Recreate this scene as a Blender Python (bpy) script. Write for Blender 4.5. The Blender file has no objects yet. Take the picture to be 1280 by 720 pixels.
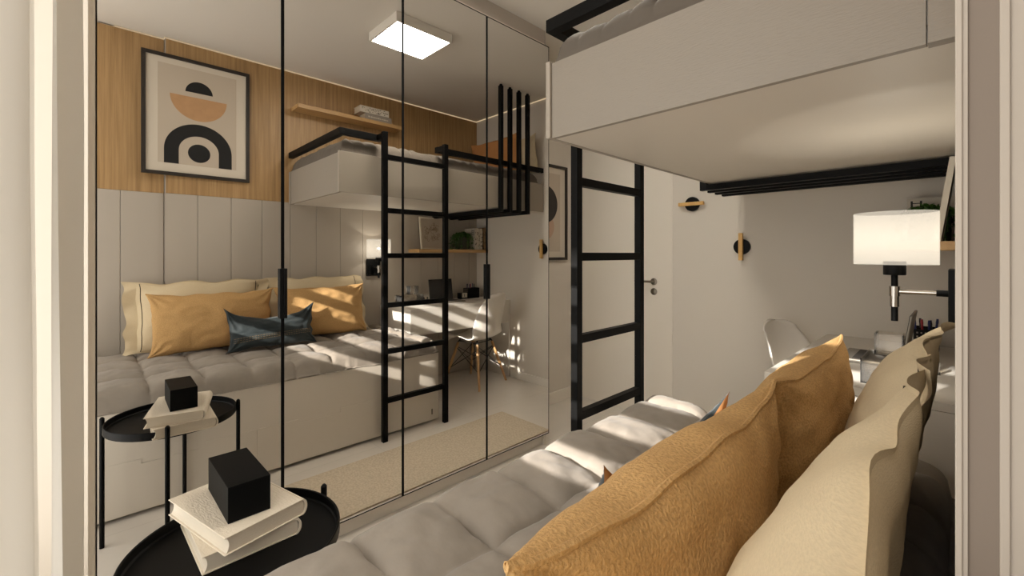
import bpy, bmesh, math, random
from math import sin, cos, pi, radians, sqrt, tan, exp
from mathutils import Vector, Matrix, noise

C = bpy.context.scene.collection
CAM_H = 1.2367
HALL = 3.04          # far wall
CEIL = 2.69
WX = -0.002          # face of the panelled wall
MX = -1.85           # face of the wardrobe doors
YB = -0.30           # window wall

# ------------------------------------------------------------------ helpers
def lin(c):
    return tuple(((v/255)/12.92 if v/255 <= .04045 else ((v/255+.055)/1.055)**2.4) for v in c) + (1,)

def tag(o, label=None, cat=None, group=None, kind=None):
    if label: o['label'] = label
    if cat: o['category'] = cat
    if group: o['group'] = group
    if kind: o['kind'] = kind
    return o

def world_loc(o):
    v = Vector((0, 0, 0))
    while o:
        v += o.location; o = o.parent
    return v

def empty(name, loc, label=None, cat=None, group=None, rz=0):
    o = bpy.data.objects.new(name, None); C.objects.link(o)
    o.empty_display_size = .05
    o.location = loc; o.rotation_euler = (0, 0, rz)
    return tag(o, label, cat, group)

class MB:
    def __init__(self): self.bm = bmesh.new()
    def merge(self, b, M=None):
        if M is not None: b.transform(M)
        me = bpy.data.meshes.new('t'); b.to_mesh(me); b.free()
        self.bm.from_mesh(me); bpy.data.meshes.remove(me)
        return self
    def box(self, x0, x1, y0, y1, z0, z1, bev=0, M=None, seg=2):
        b = bmesh.new(); bmesh.ops.create_cube(b, size=1)
        for v in b.verts:
            v.co = Vector(((x0+x1)/2+v.co.x*(x1-x0), (y0+y1)/2+v.co.y*(y1-y0), (z0+z1)/2+v.co.z*(z1-z0)))
        if bev: bmesh.ops.bevel(b, geom=b.edges[:], offset=bev, segments=seg, affect='EDGES', profile=.5)
        return self.merge(b, M)
    def cyl(self, p0, p1, r0, r1=None, n=20, caps=True, bev=0):
        p0, p1 = Vector(p0), Vector(p1); d = p1-p0
        b = bmesh.new()
        bmesh.ops.create_cone(b, cap_ends=caps, segments=n, radius1=r0, radius2=r0 if r1 is None else r1, depth=d.length)
        if bev:
            es = [e for e in b.edges if all(abs(abs(v.co.z)-d.length/2) < 1e-6 for v in e.verts)]
            bmesh.ops.bevel(b, geom=es, offset=bev, segments=2, affect='EDGES', profile=.5)
        M = Matrix.Translation((p0+p1)/2) @ Vector((0, 0, 1)).rotation_difference(d).to_matrix().to_4x4()
        return self.merge(b, M)
    def tube(self, pts, r, n=8):
        # swept tube along a polyline; r is a number or a list
        pts = [Vector(p) for p in pts]; rs = r if isinstance(r, (list, tuple)) else [r]*len(pts)
        b = bmesh.new(); rings = []; up = None
        for i, p in enumerate(pts):
            t = ((pts[min(i+1, len(pts)-1)]-pts[max(i-1, 0)])).normalized()
            if up is None:
                up = Vector((0, 0, 1)) if abs(t.z) < .9 else Vector((1, 0, 0))
            a = (up - t*up.dot(t)).normalized(); c = t.cross(a); up = a
            rings.append([b.verts.new(p+(a*cos(2*pi*k/n)+c*sin(2*pi*k/n))*rs[i]) for k in range(n)])
        for i in range(len(rings)-1):
            for k in range(n):
                b.faces.new((rings[i][k], rings[i][(k+1) % n], rings[i+1][(k+1) % n], rings[i+1][k]))
        b.faces.new(rings[0][::-1]); b.faces.new(rings[-1])
        return self.merge(b)
    def lathe(self, prof, c=(0, 0, 0), n=40):
        b = bmesh.new(); rings = []
        for r, z in prof:
            rings.append([b.verts.new((c[0]+r*cos(2*pi*k/n), c[1]+r*sin(2*pi*k/n), c[2]+z)) for k in range(n)] if r > 1e-6 else [b.verts.new((c[0], c[1], c[2]+z))])
        for i in range(len(rings)-1):
            A, B = rings[i], rings[i+1]
            for k in range(n):
                q = [A[k % len(A)], A[(k+1) % len(A)], B[(k+1) % len(B)], B[k % len(B)]]
                u = []
                for v in q:
                    if v not in u: u.append(v)
                if len(u) > 2: b.faces.new(u)
        return self.merge(b)
    def prism(self, pts, f, d):
        # polygon pts (2d), f maps (u, v, w) to 3-D, thickness d along w
        b = bmesh.new()
        A = [b.verts.new(f(u, v, 0)) for u, v in pts]; B = [b.verts.new(f(u, v, d)) for u, v in pts]
        b.faces.new(A[::-1]); b.faces.new(B)
        for i in range(len(pts)):
            j = (i+1) % len(pts); b.faces.new((A[i], A[j], B[j], B[i]))
        return self.merge(b)
    def grid(self, fn, nu, nv, closed_u=False):
        b = bmesh.new()
        V = [[b.verts.new(fn(i/(nu-1) if not closed_u else i/nu, j/(nv-1))) for j in range(nv)] for i in range(nu)]
        for i in range(nu if closed_u else nu-1):
            for j in range(nv-1):
                b.faces.new((V[i][j], V[(i+1) % nu][j], V[(i+1) % nu][j+1], V[i][j+1]))
        return self.merge(b)
    def raw(self, verts, faces):
        b = bmesh.new(); V = [b.verts.new(v) for v in verts]
        for f in faces: b.faces.new([V[i] for i in f])
        return self.merge(b)
    def build(self, name, m, parent=None, smooth=False, angle=40, local=False, weld=False):
        if weld: bmesh.ops.remove_doubles(self.bm, verts=self.bm.verts[:], dist=1e-5)
        bmesh.ops.recalc_face_normals(self.bm, faces=self.bm.faces[:])
        me = bpy.data.meshes.new(name)
        if not local:
            if parent is not None: off = world_loc(parent)
            else:
                xs = [v.co for v in self.bm.verts]
                off = Vector(((min(v.x for v in xs)+max(v.x for v in xs))/2, (min(v.y for v in xs)+max(v.y for v in xs))/2, min(v.z for v in xs)))
            bmesh.ops.translate(self.bm, verts=self.bm.verts[:], vec=-off)
        self.bm.to_mesh(me); self.bm.free()
        if smooth: me.shade_smooth() if angle >= 180 else None
        o = bpy.data.objects.new(name, me); C.objects.link(o)
        if parent is not None: o.parent = parent
        elif not local: o.location = off
        if m: me.materials.append(m)
        if smooth and angle < 180:
            me.shade_smooth()
            me.set_sharp_from_angle(angle=radians(angle))
        return o

# ------------------------------------------------------------------ materials
def mat(name, col, rough=.6, metal=0, bump=0, bscale=100, var=0, vscale=8, stretch=(1, 1, 1), spec=.5, coat=0, sheen=0, detail=3):
    m = bpy.data.materials.new(name); m.use_nodes = True
    nt = m.node_tree; bs = nt.nodes['Principled BSDF']
    c = lin(col) if len(col) == 3 else col
    bs.inputs['Base Color'].default_value = c
    bs.inputs['Roughness'].default_value = rough; bs.inputs['Metallic'].default_value = metal
    bs.inputs['Specular IOR Level'].default_value = spec
    bs.inputs['Coat Weight'].default_value = coat; bs.inputs['Sheen Weight'].default_value = sheen
    if bump or var:
        tc = nt.nodes.new('ShaderNodeTexCoord'); mp = nt.nodes.new('ShaderNodeMapping')
        mp.inputs['Scale'].default_value = stretch
        nt.links.new(tc.outputs['Object'], mp.inputs['Vector'])
        if bump:
            n = nt.nodes.new('ShaderNodeTexNoise'); n.inputs['Scale'].default_value = bscale; n.inputs['Detail'].default_value = detail
            b = nt.nodes.new('ShaderNodeBump'); b.inputs['Strength'].default_value = bump; b.inputs['Distance'].default_value = .004
            nt.links.new(mp.outputs[0], n.inputs['Vector']); nt.links.new(n.outputs['Fac'], b.inputs['Height'])
            nt.links.new(b.outputs[0], bs.inputs['Normal'])
        if var:
            n2 = nt.nodes.new('ShaderNodeTexNoise'); n2.inputs['Scale'].default_value = vscale; n2.inputs['Detail'].default_value = 5
            r = nt.nodes.new('ShaderNodeMapRange')
            r.inputs['From Min'].default_value = .3; r.inputs['From Max'].default_value = .7
            r.inputs['To Min'].default_value = 1-var; r.inputs['To Max'].default_value = 1+var
            mx = nt.nodes.new('ShaderNodeMix'); mx.data_type = 'RGBA'; mx.blend_type = 'MULTIPLY'; mx.inputs[0].default_value = 1
            mx.inputs[6].default_value = c
            nt.links.new(mp.outputs[0], n2.inputs['Vector']); nt.links.new(n2.outputs['Fac'], r.inputs['Value'])
            nt.links.new(r.outputs[0], mx.inputs[7]); nt.links.new(mx.outputs[2], bs.inputs['Base Color'])
    return m

def wood(name, c1, c2, stretch, rough=.45):
    m = bpy.data.materials.new(name); m.use_nodes = True
    nt = m.node_tree; bs = nt.nodes['Principled BSDF']; bs.inputs['Roughness'].default_value = rough
    tc = nt.nodes.new('ShaderNodeTexCoord'); mp = nt.nodes.new('ShaderNodeMapping'); mp.inputs['Scale'].default_value = stretch
    n = nt.nodes.new('ShaderNodeTexNoise'); n.inputs['Scale'].default_value = 1; n.inputs['Detail'].default_value = 6; n.inputs['Roughness'].default_value = .65; n.inputs['Distortion'].default_value = .3
    cr = nt.nodes.new('ShaderNodeValToRGB')
    cr.color_ramp.elements[0].position = .32; cr.color_ramp.elements[0].color = lin(c1)
    cr.color_ramp.elements[1].position = .68; cr.color_ramp.elements[1].color = lin(c2)
    b = nt.nodes.new('ShaderNodeBump'); b.inputs['Strength'].default_value = .08; b.inputs['Distance'].default_value = .002
    L = nt.links.new
    L(tc.outputs['Object'], mp.inputs['Vector']); L(mp.outputs[0], n.inputs['Vector']); L(n.outputs['Fac'], cr.inputs['Fac'])
    L(cr.outputs[0], bs.inputs['Base Color']); L(n.outputs['Fac'], b.inputs['Height']); L(b.outputs[0], bs.inputs['Normal'])
    return m

def emit(name, col, strength):
    m = bpy.data.materials.new(name); m.use_nodes = True
    nt = m.node_tree; nt.nodes.remove(nt.nodes['Principled BSDF'])
    e = nt.nodes.new('ShaderNodeEmission'); e.inputs['Color'].default_value = lin(col); e.inputs['Strength'].default_value = strength
    nt.links.new(e.outputs[0], nt.nodes['Material Output'].inputs['Surface'])
    return m

def weave(name, col, scale, rough=.9, bump=.4, dark=.75, sheen=0, stretch=(1, 1, 1)):
    # speckled woven cloth: fine noise drives both colour and bump
    m = bpy.data.materials.new(name); m.use_nodes = True
    nt = m.node_tree; bs = nt.nodes['Principled BSDF']; bs.inputs['Roughness'].default_value = rough
    bs.inputs['Specular IOR Level'].default_value = .2; bs.inputs['Sheen Weight'].default_value = sheen
    tc = nt.nodes.new('ShaderNodeTexCoord'); mp = nt.nodes.new('ShaderNodeMapping'); mp.inputs['Scale'].default_value = stretch
    n = nt.nodes.new('ShaderNodeTexNoise'); n.inputs['Scale'].default_value = scale; n.inputs['Detail'].default_value = 2
    cr = nt.nodes.new('ShaderNodeValToRGB'); c = lin(col)
    cr.color_ramp.elements[0].position = .35; cr.color_ramp.elements[0].color = (c[0]*dark, c[1]*dark, c[2]*dark, 1)
    cr.color_ramp.elements[1].position = .65; cr.color_ramp.elements[1].color = c
    b = nt.nodes.new('ShaderNodeBump'); b.inputs['Strength'].default_value = bump; b.inputs['Distance'].default_value = .003
    L = nt.links.new
    L(tc.outputs['Object'], mp.inputs['Vector']); L(mp.outputs[0], n.inputs['Vector']); L(n.outputs['Fac'], cr.inputs['Fac'])
    L(cr.outputs[0], bs.inputs['Base Color']); L(n.outputs['Fac'], b.inputs['Height']); L(b.outputs[0], bs.inputs['Normal'])
    return m

def tile_mat(name, col):
    m = bpy.data.materials.new(name); m.use_nodes = True
    nt = m.node_tree; bs = nt.nodes['Principled BSDF']; bs.inputs['Roughness'].default_value = .28
    tc = nt.nodes.new('ShaderNodeTexCoord')
    br = nt.nodes.new('ShaderNodeTexBrick'); br.offset = 0
    c = lin(col)
    br.inputs['Color1'].default_value = c; br.inputs['Color2'].default_value = (c[0]*.97, c[1]*.97, c[2]*.97, 1)
    br.inputs['Mortar'].default_value = (c[0]*.8, c[1]*.8, c[2]*.8, 1)
    br.inputs['Scale'].default_value = 1; br.inputs['Brick Width'].default_value = .8; br.inputs['Row Height'].default_value = .8
    br.inputs['Mortar Size'].default_value = .0016
    n = nt.nodes.new('ShaderNodeTexNoise'); n.inputs['Scale'].default_value = 3; n.inputs['Detail'].default_value = 6
    r = nt.nodes.new('ShaderNodeMapRange'); r.inputs['From Min'].default_value = .3; r.inputs['From Max'].default_value = .7; r.inputs['To Min'].default_value = .95; r.inputs['To Max'].default_value = 1.05
    mx = nt.nodes.new('ShaderNodeMix'); mx.data_type = 'RGBA'; mx.blend_type = 'MULTIPLY'; mx.inputs[0].default_value = 1
    L = nt.links.new
    L(tc.outputs['Object'], br.inputs['Vector']); L(tc.outputs['Object'], n.inputs['Vector']); L(n.outputs['Fac'], r.inputs['Value'])
    L(br.outputs['Color'], mx.inputs[6]); L(r.outputs[0], mx.inputs[7]); L(mx.outputs[2], bs.inputs['Base Color'])
    return m

def cloth_translucent(name, col, trans, alpha=0, bumpscale=400, glow=0):
    m = bpy.data.materials.new(name); m.use_nodes = True
    nt = m.node_tree; nt.nodes.remove(nt.nodes['Principled BSDF'])
    d = nt.nodes.new('ShaderNodeBsdfDiffuse'); t = nt.nodes.new('ShaderNodeBsdfTranslucent'); mx = nt.nodes.new('ShaderNodeMixShader')
    d.inputs['Color'].default_value = lin(col); t.inputs['Color'].default_value = lin(col); mx.inputs[0].default_value = trans
    n = nt.nodes.new('ShaderNodeTexNoise'); n.inputs['Scale'].default_value = bumpscale
    tc = nt.nodes.new('ShaderNodeTexCoord'); b = nt.nodes.new('ShaderNodeBump'); b.inputs['Strength'].default_value = .15; b.inputs['Distance'].default_value = .002
    L = nt.links.new
    L(tc.outputs['Object'], n.inputs['Vector']); L(n.outputs['Fac'], b.inputs['Height']); L(b.outputs[0], d.inputs['Normal'])
    L(d.outputs[0], mx.inputs[1]); L(t.outputs[0], mx.inputs[2])
    last = mx
    if glow:
        em = nt.nodes.new('ShaderNodeEmission'); em.inputs['Color'].default_value = lin((255, 246, 230)); em.inputs['Strength'].default_value = glow
        ad = nt.nodes.new('ShaderNodeAddShader'); L(mx.outputs[0], ad.inputs[0]); L(em.outputs[0], ad.inputs[1]); last = mx = ad
    if alpha:
        tr = nt.nodes.new('ShaderNodeBsdfTransparent'); m2 = nt.nodes.new('ShaderNodeMixShader'); m2.inputs[0].default_value = alpha
        L(mx.outputs[0], m2.inputs[1]); L(tr.outputs[0], m2.inputs[2]); last = m2
    L(last.outputs[0], nt.nodes['Material Output'].inputs['Surface'])
    return m

def glass_mat(name, col, clear=.8):
    m = bpy.data.materials.new(name); m.use_nodes = True
    nt = m.node_tree; nt.nodes.remove(nt.nodes['Principled BSDF'])
    t = nt.nodes.new('ShaderNodeBsdfTransparent'); t.inputs['Color'].default_value = lin(col)
    g = nt.nodes.new('ShaderNodeBsdfGlossy'); g.inputs['Roughness'].default_value = .02
    d = nt.nodes.new('ShaderNodeBsdfDiffuse'); d.inputs['Color'].default_value = lin(col)
    fr = nt.nodes.new('ShaderNodeFresnel'); fr.inputs['IOR'].default_value = 1.22
    m1 = nt.nodes.new('ShaderNodeMixShader'); m1.inputs[0].default_value = 1-clear
    m2 = nt.nodes.new('ShaderNodeMixShader'); L = nt.links.new
    L(t.outputs[0], m1.inputs[1]); L(d.outputs[0], m1.inputs[2])
    L(fr.outputs[0], m2.inputs[0]); L(m1.outputs[0], m2.inputs[1]); L(g.outputs[0], m2.inputs[2])
    L(m2.outputs[0], nt.nodes['Material Output'].inputs['Surface'])
    return m

M = {}
M['wall'] = mat('wall_paint', (218, 210, 198), .8, bump=.05, bscale=250)
M['ceil'] = mat('ceiling_paint', (226, 219, 208), .85)
M['panel'] = mat('panel_lacquer', (180, 170, 157), .5, bump=.02, bscale=200)
M['trim'] = mat('trim_lacquer', (176, 165, 152), .5)
M['trimdark'] = mat('gap_shade_taupe', (126, 113, 101), .7)  # shade of the gap at the panelling end, painted as a darker tone
M['oak'] = wood('oak_veneer', (150, 117, 76), (186, 150, 102), (1, 55, 1.6))
M['oak_shelf'] = wood('oak_shelf', (182, 142, 92), (204, 166, 112), (55, 1.6, 55))
M['gold_wood'] = wood('light_oak', (206, 160, 90), (226, 184, 116), (60, 60, 8))
M['beech'] = wood('beech', (190, 146, 98), (214, 172, 122), (60, 60, 4))
M['floor'] = tile_mat('floor_tile', (222, 214, 203))
M['white'] = mat('white_lacquer', (232, 226, 216), .35)
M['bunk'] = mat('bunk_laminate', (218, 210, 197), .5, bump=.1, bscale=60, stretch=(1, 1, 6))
M['bunk_front_darkened'] = mat('bunk_front_laminate_darkened', (172, 162, 148), .5)  # bunk laminate darkened to offset the strong light on the front
M['bunk_end_darkened'] = mat('bunk_grained_laminate_darkened', (152, 143, 131), .55, bump=.35, bscale=50, stretch=(1, 1, 5))  # grained laminate, its tone darkened to offset the strong window light
M['bed'] = mat('bed_laminate', (216, 207, 193), .45)
M['door'] = mat('door_white', (232, 224, 211), .45)
M['black'] = mat('black_metal', (11, 11, 11), .5, spec=.14)
M['blacktrim'] = mat('black_aluminium', (5, 5, 5), .7, spec=.1)
M['blackcube'] = mat('black_satin', (4, 5, 6), .55, spec=.12)
M['chrome'] = mat('chrome', (190, 185, 178), .18, 1)
M['steel'] = mat('brushed_steel', (140, 132, 120), .3, 1)
M['mattress'] = mat('grey_suede', (150, 141, 130), .9, bump=.25, bscale=40, var=.1, vscale=9, spec=.15, sheen=.15)
M['mattress_up'] = mat('taupe_suede', (112, 104, 95), .9, bump=.2, bscale=40, var=.06, spec=.15)
M['ochre'] = weave('ochre_boucle', (208, 167, 112), 240, .95, 1.0, .78, 0)
M['beige'] = weave('beige_linen', (218, 200, 167), 180, .9, .25, .93, 0, (1, 1, 5))
M['piping'] = mat('dark_piping', (58, 48, 36), .8)
M['teal'] = mat('teal_velvet', (32, 43, 46), .75, bump=.15, bscale=60, var=.2, vscale=12, sheen=.2)
M['stitch'] = mat('gold_thread', (170, 138, 88), .6)
M['tan'] = mat('tan_leather', (158, 112, 68), .6, bump=.15, bscale=80)
M['orange'] = mat('rust_cloth', (176, 122, 72), .9, bump=.2, bscale=120)
M['rug'] = weave('jute_rug', (222, 206, 182), 90, .95, .8, .82)
M['bookcover'] = mat('linen_book_cover', (226, 214, 194), .8, bump=.6, bscale=90, stretch=(1, 2.5, 1))
M['pages'] = mat('book_pages', (220, 209, 190), .9, bump=.4, bscale=8, stretch=(1, 1, 120))
M['paper'] = mat('paper', (214, 203, 186), .9)
M['print_bg'] = mat('print_ground', (196, 182, 164), .9)
M['ink'] = mat('print_black', (14, 12, 11), .7)
M['ink_grey'] = mat('print_charcoal', (52, 46, 42), .7)
M['print_tan'] = mat('print_tan', (190, 148, 106), .8, var=.06, vscale=20)
M['print_pink'] = mat('print_blush', (190, 160, 138), .8)
M['frame_dark'] = mat('walnut_frame', (38, 29, 22), .5)
M['frame_cream'] = mat('cream_frame', (226, 216, 198), .6)
M['botanic'] = mat('botanic_print', (128, 100, 72), .9)
M['leaf'] = mat('leaf_green', (58, 96, 24), .5, var=.3, vscale=40)
M['pot'] = mat('dark_pot', (62, 62, 46), .8, bump=.8, bscale=60)
M['chair'] = mat('white_shell', (240, 234, 225), .4)
M['wire'] = mat('black_wire', (10, 9, 8), .4)
M['screen'] = mat('screen_black', (10, 10, 12), .15)
M['alu'] = mat('aluminium', (152, 146, 136), .4, .6)
M['keys'] = mat('keyboard_keys', (60, 56, 52), .6)
M['acrylic'] = glass_mat('clear_acrylic', (244, 241, 236), .95)
M['penred'] = mat('red_plastic', (150, 24, 34), .4)
M['penblue'] = mat('navy_plastic', (28, 34, 90), .4)
M['penclear'] = mat('pale_plastic', (190, 180, 168), .3)
M['curtain'] = cloth_translucent('curtain_linen', (214, 208, 198), .35)
M['shade'] = cloth_translucent('shade_linen', (158, 152, 142), 0.08, .62, glow=.36)
M['lamp_glow'] = emit('ceiling_lamp_diffuser', (255, 247, 234), 27)
M['led'] = emit('led_strip', (255, 226, 184), .45)
M['brown_book'] = mat('kraft_cover', (150, 120, 84), .8)
M['grey_book'] = mat('grey_cover', (150, 140, 128), .8)

def mirror_mat():
    m = bpy.data.materials.new('bronze_mirror'); m.use_nodes = True
    nt = m.node_tree; nt.nodes.remove(nt.nodes['Principled BSDF'])
    g = nt.nodes.new('ShaderNodeBsdfGlossy'); g.inputs['Roughness'].default_value = 0
    g.inputs['Color'].default_value = (.76, .745, .72, 1)
    nt.links.new(g.outputs[0], nt.nodes['Material Output'].inputs['Surface'])
    return m
M['mirror'] = mirror_mat()

def struct(mb, name, m, parent=None, **k):
    o = mb.build(name, m, parent, **k); o['kind'] = 'structure'; return o

# ------------------------------------------------------------------ room shell
XL = -2.35
struct(MB().box(XL-.1, .25, YB-.2, HALL+.1, -.1, 0), 'floor', M['floor'])
struct(MB().box(XL-.1, .25, YB-.2, HALL+.1, CEIL, CEIL+.1), 'ceiling', M['ceil'])
struct(MB().box(XL-.1, XL, YB-.2, HALL+.1, 0, CEIL), 'wall_left', M['wall'])
# far wall with a doorway cut for the door at its left end
DX0, DX1, DZ = -2.325, -1.458, 2.12
b = MB()
b.box(XL, DX0, HALL, HALL+.1, 0, CEIL); b.box(DX1, .25, HALL, HALL+.1, 0, CEIL); b.box(DX0, DX1, HALL, HALL+.1, DZ, CEIL)
struct(b, 'wall_far', M['wall'])
# unseen window wall behind the camera, opened wide to let sky light in
WX0, WX1, WZ0, WZ1 = -1.68, -.66, 1.02, 2.06
b = MB()
b.box(XL, XL+.06, YB-.12, YB, 0, CEIL); b.box(.03, .25, YB-.12, YB, 0, CEIL)
b.box(XL+.06, .03, YB-.12, YB, 0, .05); b.box(XL+.06, .03, YB-.12, YB, CEIL-.06, CEIL)
struct(b, 'wall_back', M['wall'])
# added unseen wall outside: blocks the sun except through its gap
fx, fz = -1.17-8*.27, 1.53+8*.417
b = MB(); hx, hz = .465, .47
b.box(fx-1.9, fx-hx, YB-8.2, YB-8, 0, fz+2.0); b.box(fx+hx, fx+1.5, YB-8.2, YB-8, 0, fz+2.0)
b.box(fx-hx, fx+hx, YB-8.2, YB-8, 0, fz-hz); b.box(fx-hx, fx+hx, YB-8.2, YB-8, fz+hz, fz+2.0)
struct(b, 'sun_blocking_wall', M['wall'])
# right wall: masonry with vertical panelling below and oak cladding above
wr = struct(MB().box(.052, .25, YB, HALL, 0, CEIL), 'wall_right', M['wall'])
Y0 = .35; WJ = 1.645
b = MB(); bo = MB()
ys = [.353] + [.53+.2*k for k in range(13)] + [HALL]
for i in range(len(ys)-1):
    b.box(WX, .046, ys[i]+.0012, ys[i+1]-.0012, 0, WJ, .0012, seg=1)
ys2 = [YB, -.27, -.07, .13, .348]
for i in range(len(ys2)-1):
    b.box(.032, .052, ys2[i]+.0012, ys2[i+1]-.0012, 0, WJ, .0012, seg=1)
b.box(.046, .0522, .36, HALL, 0, WJ)
struct(b, 'panelling', M['panel'], wr)
bo.box(WX, .052, .353, HALL, WJ+.001, CEIL-.012); bo.box(.032, .052, YB, .348, WJ+.001, CEIL-.012)
struct(bo, 'oak_cladding', M['oak'], wr)
# end profile of the panelling where the wall steps back beside the camera
t1 = MB(); t1.box(-.0021, .0008, Y0, Y0+.006, 0, CEIL, .0005); t1.box(.0006, .0028, Y0+.0012, Y0+.008, 0, CEIL)
struct(t1, 'trim_1', M['trim'])
struct(MB().box(.0028, .0147, Y0+.0025, Y0+.0085, 0, CEIL), 'trim_2', M['trimdark'])
t3 = MB(); t3.box(.0147, .0185, Y0, Y0+.006, 0, CEIL, .0005); t3.box(.0185, .032, Y0+.0015, Y0+.008, 0, CEIL)
struct(t3, 'trim_3', M['trim'])
# baseboards
struct(MB().box(XL, XL+.014, 2.14, HALL, 0, .095, .003), 'baseboard_left', M['door'])
struct(MB().box(DX1+.002, -.55, HALL-.014, HALL, 0, .075, .003), 'baseboard_far', M['white'])
# door at the far end
d1 = struct(MB().box(DX0+.012, DX1, HALL-.004, HALL+.036, .006, DZ-.012, .002), 'door_1', M['door'])
struct(MB().box(XL+.001, DX0+.010, HALL-.018, HALL+.01, 0, DZ+.05, .003).box(DX0+.010, DX1, HALL-.006, HALL+.01, DZ-.01, DZ+.05), 'door_casing', M['door'], d1)
b = MB()
b.cyl((-1.602, HALL-.004, 1.03), (-1.602, HALL-.012, 1.03), .026, n=28, bev=.002)
b.cyl((-1.602, HALL-.01, 1.03), (-1.602, HALL-.055, 1.03), .009)
b.tube([(-1.602, HALL-.052, 1.03), (-1.64, HALL-.054, 1.03), (-1.735, HALL-.05, 1.033)], [.009, .0085, .008], 10)
tag(struct(b, 'door_handle', M['steel'], d1, smooth=True), 'brushed steel lever handle')
b = MB(); b.cyl((-1.602, HALL-.004, .955), (-1.602, HALL-.010, .955), .026, n=28, bev=.002); b.box(-1.605, -1.599, HALL-.0125, HALL-.008, .943, .967, .001)
struct(b, 'keyhole_rosette', M['steel'], d1, smooth=True)
# window with horizontal slats, behind the camera
w1 = MB(); fr = .045
w1.box(WX0, WX1, YB-.09, YB-.03, WZ0, WZ0+fr); w1.box(WX0, WX1, YB-.09, YB-.03, WZ1-fr, WZ1)
w1.box(WX0, WX0+fr, YB-.09, YB-.03, WZ0, WZ1); w1.box(WX1-fr, WX1, YB-.09, YB-.03, WZ0, WZ1)
for xx in (WX0-.02, WX1-.02):
    w1.box(xx, xx+.04, YB-.10, YB-.02, .05, WZ0); w1.box(xx, xx+.04, YB-.10, YB-.02, WZ1, CEIL-.06)
w1 = struct(w1, 'window_1', M['white'])
b = MB()
z = WZ0+fr
k = 0
while z < WZ1-fr-.02:
    b.box(WX0+fr, WX1-fr, YB-.075, YB-.055, z+.015, min(z+.09, WZ1-fr), .004, seg=1); z += .15
struct(b, 'window_slats', M['white'], w1)
struct(MB().box(-1.612, -1.588, YB-.08, YB-.05, WZ0+fr, WZ1-fr), 'window_mullion', M['white'], w1)
struct(MB().box(WX0+.02, WX1-.02, YB-.048, YB-.044, WZ0+.02, WZ1-.02), 'window_glass', glass_mat('window_glass', (250, 250, 250), 1.0), w1)
# thin warm led lines under the ceiling
lo = MB().box(WX-.005, WX+.002, .353, HALL-.004, CEIL-.010, CEIL-.004).box(WX-.005, .031, .347, .3529, CEIL-.010, CEIL-.004).box(.026, .0325, .10, .347, CEIL-.010, CEIL-.004).build('led_strip', M['led'])
tag(lo, 'thin warm light line along the ceiling above the oak wall', 'light strip')
lo = MB().box(-1.45, WX-.012, HALL-.009, HALL-.001, CEIL-.008, CEIL-.0005).build('led_strip', M['led'])
tag(lo, 'thin warm light line along the ceiling above the far plain wall', 'light strip')

# ------------------------------------------------------------------ wardrobe
dw = .5282; wy0 = .0095; wy1 = wy0+4*dw; wz0, wz1 = .0805, 2.574
wd = empty('wardrobe', (MX-.25, wy0+2*dw, 0), 'wide wardrobe with four tall bronze mirror doors in thin black edging', 'wardrobe')
b = MB()
b.box(XL+.004, MX-.025, wy0-.016, wy0+.002, 0, CEIL-.09); b.box(XL+.004, MX-.025, wy1-.018, wy1-.001, 0, CEIL-.09)
b.box(XL+.004, XL+.022, wy0, wy1, .08, CEIL-.09); b.box(XL+.022, MX-.025, wy0, wy1-.002, .081, .1); b.box(XL+.022, MX-.025, wy0, wy1-.002, CEIL-.11, CEIL-.09)
b.box(XL+.022, MX-.025, wy0+2*dw-.009, wy0+2*dw+.009, .1, CEIL-.11)
b.box(MX-.025, MX+.006, wy0-.018, wy0-.002, 0, CEIL-.09)
b.build('carcass', M['bed'], wd)
MB().box(MX-.06, MX-.042, wy0, wy1-.002, 0, .08).build('plinth', M['bed'], wd)
MB().box(MX-.06, MX-.03, wy0, wy1-.004, wz1+.001, CEIL-.002).build('filler_panel', M['panel'], wd)
for i in range(4):
    a, c = wy0+i*dw+.0002, wy0+(i+1)*dw-.0002
    e = .0058
    fb = MB()
    ea, ec = (.002 if i == 0 else e), (.003 if i == 3 else e); ez = .004
    fb.box(MX-.022, MX+.001, a, a+ea, wz0, wz1); fb.box(MX-.022, MX+.001, c-ec, c, wz0, wz1)
    fb.box(MX-.022, MX+.001, a+ea, c-ec, wz0, wz0+ez); fb.box(MX-.022, MX+.001, a+ea, c-ec, wz1-ez, wz1)
    dr = fb.build('door', M['blacktrim'], wd)
    MB().box(MX-.02, MX, a+ea, c-ec, wz0+ez, wz1-ez).build('mirror_panel', M['mirror'], dr)
    h0, h1 = (c-.0135, c-.0002) if i % 2 == 0 else (a+.0002, a+.0135)
    hb = MB(); hb.box(MX+.0012, MX+.014, h0, h1, .985, 1.18, .0015)
    tag(hb.build('handle', M['black'], dr), 'slim black bar handle')

# ------------------------------------------------------------------ lower bed
BX = -1.0
bd = empty('day_bed', (-.5, .83, 0), 'low built-in bed base with plain greige front and drawers', 'bed')
b = MB(); b.box(BX+.018, -.012, YB+.005, 1.85, .035, .50)
b.build('base', M['bed'], bd)
fp = MB(); fp.box(BX, BX+.018, YB+.005, 1.852, .02, .503, .001)
fp.build('front_panel', M['bed'], bd)
def drawer(y0, y1):
    # drawer front whose top edge steps down in the middle for the finger pull
    g = .0015; L_ = y1-y0
    s = [(y0+g, .03), (y1-g, .03), (y1-g, .272), (y1-L_*.34, .272), (y1-L_*.34, .245), (y0+L_*.31, .245), (y0+L_*.31, .268), (y0+g, .268)]
    f = lambda u, v, w: (BX-.0028+w, u, v)
    MB().prism(s, f, .0026).build('drawer', M['bed'], bd)
drawer(-.05, .654); drawer(.654, 1.357)
MB().box(BX-.004, BX, 1.79, 1.80, .06, .10, .001).build('recessed_catch', M['steel'], bd)

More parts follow.
